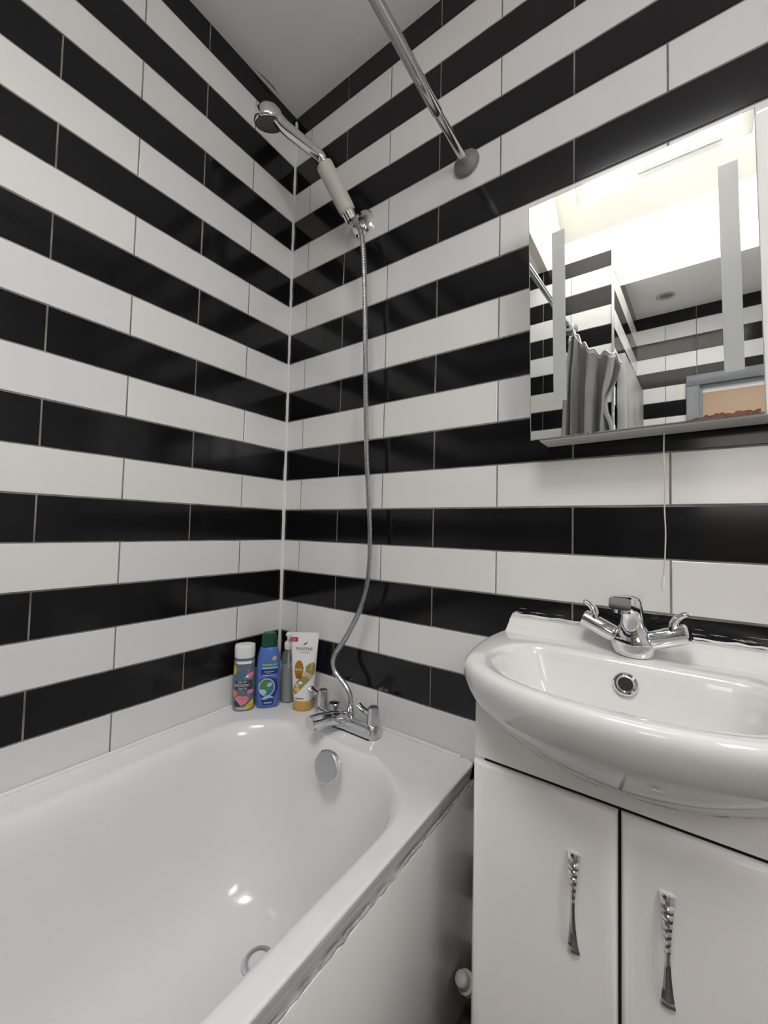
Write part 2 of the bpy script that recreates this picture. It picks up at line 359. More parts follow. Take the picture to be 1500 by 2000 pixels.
M = Matrix.Translation((*dc, .132)); b.lathe([(.021, -.006), (.0215, .0), (.024, .0012), (.033, .0012), (.0355, -.002), (.0355, -.006)], M_chrome_s, M, 40, False, False)
wst = b.build('drain_ring'); b = MB(); b.lathe([(.0200, -.003), (.0200, .003), (.018, .005), (.008, .006), (.006, .0075), (.001, .008)], M_seal, M, 32, False, True); plug = b.build('drain_plug')
adopt(tub, shell, panel, bead, bead2, ovf, wst, plug)
thing(tub, 'white built-in bathtub running along the left tiled wall', 'bathtub')

# ------------------------------------------------------------------ bath mixer tap
bt = empty('bath_mixer_tap', (.348, -.058, RZ))
b = MB(); by = -.056
# long bridge body with rounded ends and raised shoulders
R = []
for z, hx, hy in ((.001, .1085, .0225), (.003, .1100, .0240), (.010, .1095, .0240), (.024, .1060, .0225), (.031, .1035, .0205), (.0345, .0995, .0170), (.0350, .090, .0100)):
    R.append([p for p in rrect(.348-hx, .348+hx, by-hy, by+hy, min(hx, hy)*.98, RZ+z, 8, 6)])
b.loft(R, M_chrome_b)
b.lathe([(.029, 0), (.028, .014), (.024, .026), (.018, .031)], M_chrome_b, Matrix.Translation((.340, by-.006, RZ+.008)), 32)
b.tube([(.255, by, RZ+.0008), (.30, by, RZ+.0008), (.39, by, RZ+.0008), (.441, by, RZ+.0008)], .0262, M_black_s, 20, .05)  # flat black strip under the base, a painted shade line
body = b.build('tap_body')
b = MB(); b.tube(catmull([(.342, by-.002, RZ+.022), (.339, -.092, RZ+.033), (.335, -.132, RZ+.042), (.330, -.170, RZ+.047), (.329, -.180, RZ+.047)], 6), [.0205]*4+[.0190]*6+[.0172]*6+[.0168]*5+[.0172, .0174, .0160, .0130], M_chrome_b, 24)
b.lathe([(.0125, 0), (.0125, .010), (.0105, .0115)], M_chrome_b, axis_m((.331, -.161, RZ+.038), (0, 0, -1)), 24)
spout = b.build('spout')
b = MB(); b.lathe([(.008, 0), (.010, .004), (.0110, .012), (.0145, .016), (.0155, .020), (.0140, .0225), (.008, .023)], M_chrome_b, Matrix.Translation((.316, -.072, RZ+.038)), 28); div = b.build('diverter_knob')
b = MB(); b.lathe([(.0105, 0), (.0105, .010), (.0080, .013), (.0080, .020)], M_chrome_b, axis_m((.352, -.046, RZ+.040), (0, 0, 1)), 24); out = b.build('hose_outlet')
adopt(bt, body, spout, div, out)
def bath_handle(x, cap_mat, sgn):
    b = MB(); b.lathe([(.0175, 0), (.0172, .003), (.0145, .036), (.0135, .040), (.0115, .0415), (.0110, .0405)], M_chrome_b, Matrix.Translation((x, by, RZ+.034)), 10)
    k = b.build('handle', bt, ang=25); k.matrix_parent_inverse = Matrix.Translation(-bt.location)
    b = MB(); b.lathe([(.0112, .0408), (.0105, .0418), (.002, .0422)], cap_mat, Matrix.Translation((x, by, RZ+.034)), 20); cp = b.build('cap', k)
    b = MB(); P = catmull([(x-.008, by-.001, RZ+.056), (x-.022, by-.002, RZ+.058), (x-.036, by-.004, RZ+.064), (x-.046, by-.005, RZ+.072)], 5)
    rings = []
    for i, p in enumerate(P):
        t = i/(len(P)-1); hw = .0125*(1-.2*t); th = .0088*(1-.5*t)
        if i == len(P)-1: hw *= .6; th *= .5
        rings.append([p+Vector((0, hw*math.cos(a), th*math.sin(a))) for a in [2*math.pi*j/14 for j in range(14)]])
    b.loft(rings, M_chrome_b); lv = b.build('lever', k)
M_cap = mat('tap_cap', (0.10, 0.105, 0.12), 0.3)
bath_handle(.257, M_cap, 1); bath_handle(.437, M_cap, 1)
thing(bt, 'chrome two-handle bath mixer tap on the end of the bath rim', 'tap')

# ------------------------------------------------------------------ shower hose, handset, holder
hose_pts = [(.352, -.046, RZ+.058), (.349, -.046, RZ+.078), (.333, -.050, .612), (.300, -.056, .645), (.299, -.060, .685), (.338, -.056, .745), (.378, -.052, .820), (.401, -.048, .900), (.4045, -.046, 1.02), (.3945, -.048, 1.159), (.386, -.050, 1.300), (.379, -.050, 1.46), (.373, -.050, 1.606), (.365, -.050, 1.757), (.354, -.050, 1.870), (.336, -.053, 1.918), (.318, -.052, 1.936)]
P = catmull(hose_pts, 24); D = [0]
for i in range(1, len(P)): D.append(D[-1]+(P[i]-P[i-1]).length)
def at_d(d):
    import bisect
    i = min(max(bisect.bisect(D, d)-1, 0), len(P)-2); t = (d-D[i])/max(D[i+1]-D[i], 1e-9); return P[i].lerp(P[i+1], t)
pts = []; rr = []; d = 0; k = 0
while d < D[-1]:
    pts.append(at_d(d)); rr.append((.0072, .0072, .0059, .0059)[k % 4]); d += (.0028, .0004, .0012, .0004)[k % 4]; k += 1
b = MB(); b.tube(pts, rr, M_chrome_s, 10); hs = b.build('shower_hose', ang=25)
hs.location = (0, 0, 0)
thing(hs, 'ribbed metal shower hose hanging down the tiles to the bath tap', 'hose')
G0 = Vector((.311, -.055, 1.950)); J = Vector((.266, -.125, 2.080)); H = Vector((.114, -.200, 2.226)); fn = Vector((-.12, .27, -.95)).normalized()
hd = empty('shower_handset', G0)
gd = (J-G0).normalized()
b = MB(); M = axis_m(G0+gd*.012, gd); L = (J-G0).length-.012
b.lathe([(.0190, 0), (.0235, .004), (.0250, .014), (.0250, L-.012), (.0235, L-.004), (.0165, L)], M_grip, M, 10); grip = b.build('grip', ang=50)
b = MB(); b.lathe([(.0085, -.024), (.0095, -.016), (.012, -.002), (.0125, .014)], M_chrome, axis_m(G0, gd), 20)
conn = b.build('hose_connector')
b = MB(); e_ = J-H; e_ = (e_-fn*e_.dot(fn)).normalized()
P2 = catmull([J-gd*.006, J+gd*.022, J.lerp(H, .40)+Vector((-.003, -.002, .021)), J.lerp(H, .72)+Vector((0, 0, .022)), H-fn*.021+e_*.014], 7)
nn = len(P2); b.tube(P2, [.0115+.0060*math.sin(min(1, i/nn*1.5)*math.pi/2) for i in range(nn)], M_chrome, 20); neck = b.build('neck', ang=60)
b = MB(); M = axis_m(H, fn)
b.lathe([(.001, -.044), (.015, -.0425), (.028, -.036), (.037, -.026), (.042, -.012), (.0435, -.002), (.0425, .003), (.0400, .0045)], M_chrome, M, 40, True, False); head = b.build('head', ang=60)
b = MB(); b.lathe([(.0401, .0042), (.037, .0046), (.018, .0055), (.001, .0058)], M_spray, M, 40, False, True)
for n_, r_ in ((6, .010), (12, .021), (18, .032)):
    for j in range(n_):
        a = 2*math.pi*j/n_; b.lathe([(.0016, 0), (.0014, .0018), (.0008, .0022)], M_nozzle, M @ Matrix.Translation((r_*math.cos(a), r_*math.sin(a), .0048)), 6)
face = b.build('spray_face'); face['label'] = 'dark round spray plate with nozzles'; grip['label'] = 'off-white plastic grip'
adopt(hd, grip, conn, neck, head, face)
thing(hd, 'chrome hand shower with off-white grip clipped up near the corner', 'shower head')
br = empty('shower_holder', (.316, 0, 1.960))
b = MB(); b.lathe([(.0400, .0), (.0400, .005), (.036, .010), (.022, .013), (.001, .0135)], M_chrome, axis_m((.316, -.0005, 1.960), (0, -1, 0)), 36); pl_ = b.build('wall_plate')
b = MB(); b.tube(catmull([(.320, -.008, 1.952), (.322, -.022, 1.940), (.320, -.034, 1.938), (.315, -.038, 1.946)], 5), [.011]*6+[.0095]*10, M_chrome, 16); arm = b.build('arm')
b = MB(); M = axis_m(G0, gd); rings = []
for rr_, zz in ((.0190, -.012), (.0205, .010), (.0180, .012), (.0150, .012), (.0142, -.010), (.0165, -.013)):
    rings.append([M @ Vector((rr_*math.cos(a), rr_*math.sin(a), zz)) for a in [math.radians(40+280*j/30+150) for j in range(31)]])
b.loft(rings+[rings[0]], M_chrome, False, False, False)
for e_ in (0, 30): b.add([r[e_] for r in rings], [tuple(range(6))], M_chrome)
clip = b.build('clip'); adopt(br, pl_, arm, clip)
thing(br, 'chrome wall holder gripping the lower end of the hand shower', 'holder')

# ------------------------------------------------------------------ curtain rod and curtain
rod_m = .05
def rod(y):
    K = ((0.1, 1.971), (0, 1.973), (-.15, 1.979), (-.60, 2.012), (-.90, 2.048), (-1.2, 2.082), (-1.6, 2.127))
    for (ya, za), (yb, zb) in zip(K, K[1:]):
        if yb <= y <= ya: return Vector((.650-.010*min(1, max(0, -y)/.37), y, za+(zb-za)*(ya-y)/(ya-yb)))
cr = empty('curtain_rod', rod(0))
b = MB(); b.tube([rod(-.010), rod(-.08), rod(-.158)], .0102, M_rod, 24); t1 = b.build('inner_tube')
b = MB(); b.tube([rod(-.149), rod(-.152), rod(-.25), rod(-.4), rod(-.6), rod(-.75), rod(-.9), rod(-1.2), rod(-1.486)], [.0106]+[.0118]*8, M_rod, 24); t2 = b.build('outer_tube')
FPROF = [(.0335, .0), (.0340, .003), (.0315, .009), (.0210, .015), (.0160, .018), (.0140, .026), (.0120, .026)]
b = MB(); b.lathe(FPROF, M_flange, axis_m(rod(-.0005), (0, -1, rod_m*1)), 40); f1 = b.build('flange')
b = MB(); b.lathe(FPROF, M_flange, axis_m(rod(FY+.0015), (0, 1, -rod_m)), 40); f2 = b.build('flange')
f1['label'] = 'grey plastic end cap on the tiles'
adopt(cr, t1, t2, f1, f2)
thing(cr, 'steel telescopic curtain rod running overhead from the tiled wall', 'curtain rod')
sc = empty('shower_curtain', (.70, -1.36, 2.0))
NU = 160; NV = 44
TOP = catmull([(.650, -1.395, 2.000), (.664, -1.405, 2.050), (.682, -1.400, 2.045), (.705, -1.385, 1.995), (.735, -1.372, 1.955), (.775, -1.365, 1.915), (.815, -1.360, 1.900), (.855, -1.362, 1.895), (.885, -1.375, 1.868)], 20)
def cur(j, v):
    u = j/NU; T = TOP[j]; e = 1-(1-v)**(2.2+2.5*u); ph = 2*math.pi*(4.3*u+.22*math.sin(6*u)+.05*math.sin(3*v+7*u))
    f = min(1, v*7); amp = .006+.020*f*(.8+.3*math.sin(11*u+1))
    x = T.x*(1-e)+(.612+.222*u)*e+.012*math.sin(2*ph+1)*f; y = T.y*(1-e)-1.392*e+amp*math.sin(ph)
    z = T.z-v*(T.z-.62)+.010*math.sin(2*math.pi*7*u)*(1-v)**8
    if u > .8: k = (u-.8)/.2; x -= .05*k*math.exp(-((v-.16)/.06)**2); z -= .03*k*(1-v)**4
    return Vector((x, y, z))
rows = [[cur(j, (i/NV)**1.6) for j in range(NU+1)] for i in range(NV+1)]
b = MB(); b.loft(rows[:4], M_hem, False, False, False); b.loft(rows[3:], M_curtain, False, False, False); bmesh.ops.remove_doubles(b.bm, verts=b.bm.verts[:], dist=1e-5); cloth = b.build('cloth', ang=180)
sm = cloth.modifiers.new('thickness', 'SOLIDIFY'); sm.thickness = 0.0015
b = MB(); b.tube([rows[0][j]+Vector((0, 0, .001)) for j in range(0, NU+1)], .0045, M_hem, 6); hem = b.build('hem')
b = MB()
for y in (-1.385, -1.40, -1.418, -1.432):
    c_ = rod(y); rg = []
    for j in range(25):
        a = 2*math.pi*j/24; rg.append(c_+Vector((.021*math.cos(a), .006*math.sin(a*1.0+y*50), .021*math.sin(a)-.006)))
    b.tube(rg, .0016, M_hem, 6)
rg = b.build('rings'); rg['kind'] = 'stuff'
b = MB()
for k in range(1):
    q0 = rod(-1.38+.02*k)
    b.tube(catmull([q0+Vector((.014, 0, .01)), q0+Vector((.03, .01, -.03)), q0+Vector((.045, .02, -.09)), q0+Vector((.075, .03, -.14))], 8), .0028, M_hem, 6)
st = b.build('ribbon')
adopt(sc, cloth, hem, rg, st)
thing(sc, 'grey shower curtain bunched up on the rod, seen in the mirror', 'shower curtain')

# ------------------------------------------------------------------ mirror cabinet
MZ, MX0, MX1, MY = 1.2324, 0.8338, 1.56, -0.075
tilt = Matrix.Rotation(math.radians(-.9), 4, 'Y')
mc = empty('mirror_cabinet', (MX0, 0, MZ)); MH = .494; S1 = .354
b = MB(); b.box((.022, MY+.0065, .003), (MX1-MX0-.02, -.0015, MH-.006), M_carc, .001, 1); o1 = b.build('body', mc)
b = MB(); b.box((.016, MY+.0050, -.004), (MX1-MX0-.012, -.004, .0028), M_rail, .0015, 1); o2 = b.build('bottom_rail', mc)
def mdoor(x0, x1, strips, ang):
    r = empty('door', (x1, MY+.004, 0)); r.parent = mc; r.rotation_euler = (0, 0, ang); w = x1-x0
    b = MB(); b.box((-w, -.004, 0), (0, .0005, MH), M_edge); b.add([(-w+.0012, -.00405, .0012), (-.0012, -.00405, .0012), (-.0012, -.00405, MH-.0012), (-w+.0012, -.00405, MH-.0012)], [(0,1,2,3)], M_mirror)
    d = b.build('mirror_glass', r, smooth=False)
    for s0, s1, z0, z1 in strips:
        b = MB(); b.box((-w+s0, -.0046, z0), (-w+s1, -.0041, z1), M_frost); q = b.build('frosted_strip', r, smooth=False)
    return r
mdoor(0, S1, ((.0455, .0695, .0715, .4190), (.306, .331, .0715, .4190)), 0)
mdoor(S1+.002, MX1-MX0, ((.0455, .0695, .0715, .4190), (.29, .314, .0715, .4190)), math.radians(-1.6))
rnd = random.Random(3)
for x0, x1, hmax in ((.252, .348, .0075), (.074, .082, .004), (.092, .100, .005), (.104, .108, .003), (.112, .118, .0035), (.056, .060, .002)):
    b = MB(); n = max(4, int((x1-x0)/.004)); hs_ = [hmax*rnd.uniform(.45, 1)*min(1, 3*(i+.4)/n) for i in range(n+1)]
    lo = [rnd.uniform(-.0005, .0012) for i in range(n+1)]
    V = [(x0+(x1-x0)*i/n, MY-.0004, lo[i]) for i in range(n+1)]+[(x0+(x1-x0)*i/n, MY-.0004, lo[i]+hs_[i]) for i in range(n+1)]
    V += [(v[0], MY-.0001, v[2]) for v in V]; m2 = 2*(n+1)
    b.add(V, [(i, i+1, n+2+i, n+1+i) for i in range(n)]+[(m2+i, m2+n+1+i, m2+n+2+i, m2+i+1) for i in range(n)], M_rust)
    rs = b.build('corroded_patch', mc, smooth=False); rs['label'] = 'red-brown corroded mirror edge'
mc.matrix_world = Matrix.Translation((MX0, 0, MZ)) @ tilt
thing(mc, 'mirrored wall cabinet with two frosted light strips above the basin', 'mirror cabinet')
pc = empty('pull_cord', (1.0577, -.040, 1.225))
b = MB(); b.tube(catmull([(1.0577, -.040, 1.2285), (1.0572, -.040, 1.19), (1.0586, -.040, 1.14), (1.0578, -.040, 1.09), (1.0592, -.040, 1.05), (1.0578, -.040, 1.00), (1.0560, -.040, .972)], 6), .0011, M_cord, 8); c1 = b.build('cord')
b = MB(); b.lathe([(.0014, .022), (.0026, .021), (.0031, .004), (.0031, 0), (.002, -.001)][::-1], M_seal, axis_m((1.0553, -.040, .950), (.0010, 0, .022)), 16); c2 = b.build('pull')
adopt(pc, c1, c2); thing(pc, 'thin off-white light cord with small white pull below the mirror', 'pull cord')

# ------------------------------------------------------------------ vanity unit
VX0, VX1, VY, VC = .7950, 1.2205, -.250, 1.008
va = empty('vanity_cabinet', (VC, -.125, 0)); DT = .663
ys_profile = [(.665, .42, .600), (.668, .52, .640), (.676, .62, .690), (.69, .70, .752), (.705, .765, .800), (.725, .84, .862), (.745, .90, .908), (.765, .945, .948), (.785, .975, .976), (.805, .996, .994)]
ys_profile = [(.679+(z-.665)*(.805-.679)/.14, a, c) for z, a, c in ys_profile]
half = [(-.2335, 0), (-.243, -.045), (-.2475, -.10), (-.2465, -.155), (-.240, -.215), (-.2285, -.268), (-.205, -.302), (-.165, -.331), (-.115, -.353), (-.06, -.366), (0, -.371)]
front = catmull([(x, y, 0) for x, y in half]+[(-x, y, 0) for x, y in half[-2::-1]], 5)
def outline(sx, sy, z, push=0.0):
    P = [Vector((VC+p.x*sx, p.y*sy-push, z)) for p in front]; a, c = P[-1], P[0]
    return P+[a.lerp(c, k/16) for k in range(1, 16)]
def belly_x(zq):                                     # half-width of the bowl where it meets the fascia plane
    for (z0, a0, c0), (z1, a1, c1) in zip(ys_profile, ys_profile[1:]):
        if z0 <= zq <= z1:
            t = (zq-z0)/(z1-z0); sx = a0+(a1-a0)*t; sy = c0+(c1-c0)*t
            xs_ = [abs(p.x)*sx for p in front if p.y*sy <= VY]
            return max(xs_) if xs_ else 0.0
    return 9
b = MB(); th = .016
b.box((VX0, VY+.002, .10), (VX0+th, -.001, .818), M_carc, .0008, 1); b.box((VX1-th, VY+.002, .10), (VX1, -.001, .818), M_carc, .0008, 1)
b.box((VX0+th, VY+.02, .10), (VX1-th, -.001, .116), M_carc); b.box((VX0+th, -.012, .116), (VX1-th, -.001, .65), M_carc)
b.box((VX0+.002, VY+.03, .0), (VX1-.002, VY+.046, .10), M_carc); b.box((VX0+th, VY+.004, .660), (VX1-th, VY+.020, .668), M_dark)
carc = b.build('body', smooth=False)
b = MB(); N = 60; lo_, hi_ = [], []
for i in range(N+1):
    x = VX0+.0005+(VX1-VX0-.001)*i/N; zt = .812
    if abs(x-VC) < belly_x(.805):
        z = .6805
        while z < .812 and (belly_x(z) ) < abs(x-VC): z += .001
        zt = max(z-.002, .680)
    lo_.append((x, .6675)); hi_.append((x, zt))
V = []
for d_ in (VY, VY+.016): V += [(x, d_, z) for x, z in lo_]+[(x, d_, z) for x, z in hi_]
n1 = N+1; Fc = []
for i in range(N):
    Fc += [(i, i+1, n1+i+1, n1+i), (2*n1+i, 3*n1+i, 3*n1+i+1, 2*n1+i+1), (i, 2*n1+i, 2*n1+i+1, i+1), (n1+i, n1+i+1, 3*n1+i+1, 3*n1+i)]
Fc += [(0, n1, 3*n1, 2*n1), (N, 2*n1+N, 3*n1+N, n1+N)]
b.add(V, Fc, M_gloss); fas = b.build('fascia', ang=30)
adopt(va, carc, fas)
def vdoor(x0, x1, hx):
    b = MB(); R = []
    for ins, dy in ((0, .0), (0, -.006), (.0012, -.0095), (.005, -.0125), (.011, -.0150), (.018, -.0162), (.022, -.0164)):
        z0, z1 = .108+ins, DT-ins; R.append([(x0+ins, VY+.0015+dy, z0), (x1-ins, VY+.0015+dy, z0), (x1-ins, VY+.0015+dy, z1), (x0+ins, VY+.0015+dy, z1)])
    b.loft(R, M_gloss); d = b.build('door', ang=40); adopt(va, d)
    # chrome handle: flared strap, narrow at the middle, ribbed near the top
    b = MB(); y0 = VY-.0149; P = []; n = 44
    for i in range(n+1):
        t = i/n; z = .590-.134*t; w = .0030+.0052*abs(2*t-1)**1.5; bow = .011*math.sin(math.pi*min(max((t-.04)/.92, 0), 1))**.55+.0035
        rib = .0006*math.sin(i*math.pi/1.0) if t < .4 else 0
        if t < .42 and i % 3 == 0: bow -= .0011
        P.append([(hx-w, y0-bow, z), (hx-.5*w, y0-bow-.0018, z), (hx, y0-bow-.0024, z), (hx+.5*w, y0-bow-.0018, z), (hx+w, y0-bow, z), (hx+w, y0-bow+.003, z), (hx-w, y0-bow+.003, z)])
    b.loft(P, M_chrome)
    h = b.build('handle', d, ang=20)
xm = 1.0075
vdoor(VX0+.001, xm-.002, .9525); vdoor(xm+.002, VX1-.001, 1.0610)
b = MB(); b.box((xm-.003, VY+.003, .108), (xm+.003, VY+.012, .663), M_dark); gp = b.build('door_gap_shade', smooth=False); adopt(va, gp)  # dark strip behind the gap between the doors, shade put in as colour
thing(va, 'white gloss two-door vanity cabinet under the basin', 'cabinet')

# ------------------------------------------------------------------ washbasin
wb = empty('washbasin', (VC, -.18, .83))
b = MB(); R = [outline(sx, sy, z) for z, sx, sy in ys_profile]
R += [outline(1.0, 1.0, .815), outline(.998, .999, .8225), outline(.990, .993, .8285), outline(.975, .984, .8315), outline(.955, .972, .8325)]
ih = [(-.155, -.104), (-.181, -.128), (-.194, -.160), (-.195, -.196), (-.185, -.236), (-.160, -.276), (-.120, -.306), (-.065, -.325), (0, -.331)]
# resample the inner outline to the same count as the outer
ip = catmull([(x, y, 0) for x, y in ih]+[(-x, y, 0) for x, y in ih[-2::-1]], 8); nf = len(front)
def resample(P, n):
    D_ = [0]
    for i in range(1, len(P)): D_.append(D_[-1]+(P[i]-P[i-1]).length)
    out = []; j = 0
    for k in range(n):
        d = D_[-1]*k/(n-1)
        while j < len(P)-2 and D_[j+1] < d: j += 1
        out.append(P[j].lerp(P[j+1], (d-D_[j])/max(D_[j+1]-D_[j], 1e-9)))
    return out
ip = resample(ip, nf); icen = Vector((0, -.205, 0))
def inner(s, z, sy=None, dy=0):
    sy = sy or s
    P = [Vector((VC+icen.x+(p.x-icen.x)*s, icen.y+(p.y-icen.y)*sy+dy, z)) for p in ip]; a, c = P[-1], P[0]
    return P+[a.lerp(c, k/16) for k in range(1, 16)]
mid = [p.lerp(q, .5) for p, q in zip(R[-1], inner(1.03, .831))]
for p in mid: p.z = .8312
R += [mid, inner(1.06, .8295), inner(1.02, .8275), inner(.99, .823), inner(.965, .814), inner(.94, .798), inner(.89, .772), inner(.80, .744), inner(.64, .720), inner(.42, .706), inner(.20, .700), inner(.10, .699)]
b.loft(R, M_ceramic, True, True)
# upstand against the tiles
R = []
for z, y, s in ((.829, -.052, 1.0), (.838, -.042, .995), (.850, -.033, .985), (.858, -.026, .975), (.8605, -.018, .97), (.8605, -.001, .97)):
    R.append([(VC-.232*s, y, z), (VC-.226*s, y-.001, z)]+[(VC+.232*s*(k/10), y-.001, z) for k in range(-9, 10)]+[(VC+.226*s, y-.001, z), (VC+.232*s, y, z)])
b.loft([r+[(p[0], -.001, p[2]) for p in r[::-1]] for r in R], M_ceramic)
bowl = b.build('bowl', ang=50)
b = MB(); o_n = Vector((0, -.93, .36)).normalized(); M = axis_m((1.0035, -.1135, .7935), o_n)
b.lathe([(.0105, -.004), (.0112, .0015), (.0135, .003), (.0165, .0028), (.0185, .0010), (.0190, -.003)], M_chrome, M, 36, False, False)
b.lathe([(.0108, -.0005), (.001, -.0005)], M_black_s, M, 24, False, True); of = b.build('overflow_ring')
b = MB(); b.lathe([(.034, 0), (.033, .003), (.028, .004), (.018, .0035), (.016, .001), (.001, .0008)], M_chrome, Matrix.Translation((VC, -.205, .6995)), 32); dr = b.build('drain')
b = MB(); pts = [(VC-.236, -.003, .846), (VC-.228, -.003, .8615)]+[(VC-.225+.45*k/30, -.0025+random.uniform(-.0008, .0005), .8625+random.uniform(-.0012, .0014)) for k in range(31)]
b.tube(pts, [.0022+random.uniform(-.0006, .0010) for _ in pts], M_seal, 7); sb = b.build('sealant_bead')
rn = random.Random(11)
def smear(x0, x1, zc, h):
    b = MB(); n = 9; T_ = [(x0+(x1-x0)*i/n, -.0009, zc+h*rn.uniform(.2, 1)*math.sin(math.pi*min(1, (i+.3)/n))) for i in range(n+1)]; U_ = [(p[0]+.002, -.0009, zc-h*rn.uniform(.1, .7)*math.sin(math.pi*min(1, (i+.3)/n))) for i, p in enumerate(T_)]
    b.add(T_+U_+[(p[0], -.0003, p[2]) for p in T_+U_], [(i, i+1, n+2+i, n+1+i) for i in range(n)], M_smear); adopt(wb, b.build('sealant_smear', smooth=False))
M_smear = mat('dried_sealant', (.30, .30, .30), .45, noise=.6, nscale=160)
for x0, x1, zc, h in ((.780, .800, .8665, .003), (.790, .808, .876, .0016), (.812, .850, .8700, .0020), (.862, .884, .8715, .0015), (1.085, 1.118, .8700, .0030), (1.120, 1.145, .8730, .0018), (1.150, 1.190, .8700, .0030), (1.165, 1.200, .8775, .0016), (1.205, 1.24, .8700, .002), (1.098, 1.112, .8790, .0014)): smear(x0, x1, zc, h)
adopt(wb, bowl, of, dr, sb); thing(wb, 'white ceramic semi-recessed washbasin with curved front on the vanity', 'washbasin')

# ------------------------------------------------------------------ basin tap
tp = empty('basin_mixer_tap', (1.0115, -.062, .832)); TX, TY, TZ = 1.0115, -.062, .8315
b = MB(); R = []
for z, rx, ry, dy in ((0, .027, .024, 0), (.003, .0300, .026, 0), (.012, .0350, .0270, 0), (.024, .0385, .0265, 0), (.032, .0360, .0250, 0), (.042, .0270, .0230, -.001), (.054, .0210, .0210, -.003), (.068, .0185, .0200, -.007), (.083, .0180, .0200, -.014), (.097, .0180, .0190, -.022), (.105, .0170, .0165, -.030), (.108, .010, .010, -.034)):
    R.append([(TX+rx*math.cos(a), TY+dy+ry*math.sin(a), TZ+z) for a in [2*math.pi*j/32 for j in range(32)]])
b.loft(R, M_chrome); tb = b.build('tap_body', ang=60)
b = MB(); n_s = 9; R = []
for i in range(n_s):
    t = i/(n_s-1); c_ = Vector((TX-.001*t, TY-.012-.070*t, TZ+.083+.016*t+.004*math.sin(t*3.1))); hw = .0160+.0018*t; hh = .0148-.0028*t
    if i == n_s-1: hw *= .93; hh *= .85
    R.append([c_+Vector((hw*math.copysign(abs(math.cos(a))**.42, math.cos(a)), 0, hh*math.copysign(abs(math.sin(a))**.42, math.sin(a)))) for a in [2*math.pi*j/28 for j in range(28)]])
b.loft(R, M_chrome); sp = b.build('spout', ang=60)
b = MB(); b.lathe([(.0128, 0), (.0128, .006), (.0110, .0065), (.0105, .003)], M_chrome, axis_m((TX-.001, TY-.069, TZ+.0890), (0, 0, -1)), 28); ae = b.build('aerator')
adopt(tp, tb, sp, ae)
for s in (-1, 1):
    ax = Vector((s*.90, -.10, .40)).normalized(); o_ = Vector((TX+s*.021, TY-.004, TZ+.028))
    b = MB(); b.lathe([(.0115, 0), (.0120, .008), (.0152, .011), (.0158, .014), (.0158, .061), (.0150, .065), (.0125, .0665), (.001, .0670)], M_chrome, axis_m(o_, ax), 32)
    hdl = b.build('handle', ang=35); adopt(tp, hdl)
    b = MB(); e0 = o_+ax*.050; upv = (Vector((0, 0, 1))-ax*ax.z).normalized()
    PP = catmull([e0+upv*.008-ax*.004, e0+upv*.019+ax*.002, e0+upv*.027+ax*.013, e0+upv*.030+ax*.028], 6); sd_ = ax.cross(upv); R = []
    for i, p in enumerate(PP):
        t = i/(len(PP)-1); tn = (PP[min(i+1, len(PP)-1)]-PP[max(i-1, 0)]).normalized(); nr = tn.cross(sd_).normalized(); hw = .0125-.0030*t; tk = .0075-.0030*t
        if i == len(PP)-1: hw *= .6; tk *= .5
        R.append([p+sd_*hw*math.cos(a)+nr*tk*math.sin(a) for a in [2*math.pi*j/14 for j in range(14)]])
    b.loft(R, M_chrome); lv = b.build('lever', hdl, ang=60)
tp.rotation_euler = (0, 0, math.radians(-9))
thing(tp, 'chrome basin mixer tap with two lever handles on the washbasin', 'tap')

# ------------------------------------------------------------------ waste pipe in the gap beside the bath
wp = empty('waste_pipe', (.728, -.09, .06))
P3 = catmull([(.7115, -.112, .136), (.7140, -.106, .128), (.7200, -.090, .108), (.7300, -.060, .076), (.7420, -.020, .045)], 5)
b = MB(); b.tube(P3, [.004, .009, .012, .0135, .0140]+[.0145]*16, M_pvc, 20); w_1 = b.build('pipe')
b = MB(); b.lathe([(.0155, 0), (.0195, .003), (.0195, .020), (.0165, .023)], M_pvc, axis_m((.7165, -.100, .121), (.010, .030, -.034)), 14); w_2 = b.build('compression_nut', ang=30)
adopt(wp, w_1, w_2); thing(wp, 'short white plastic waste pipe in the gap between bath and cabinet', 'pipe')

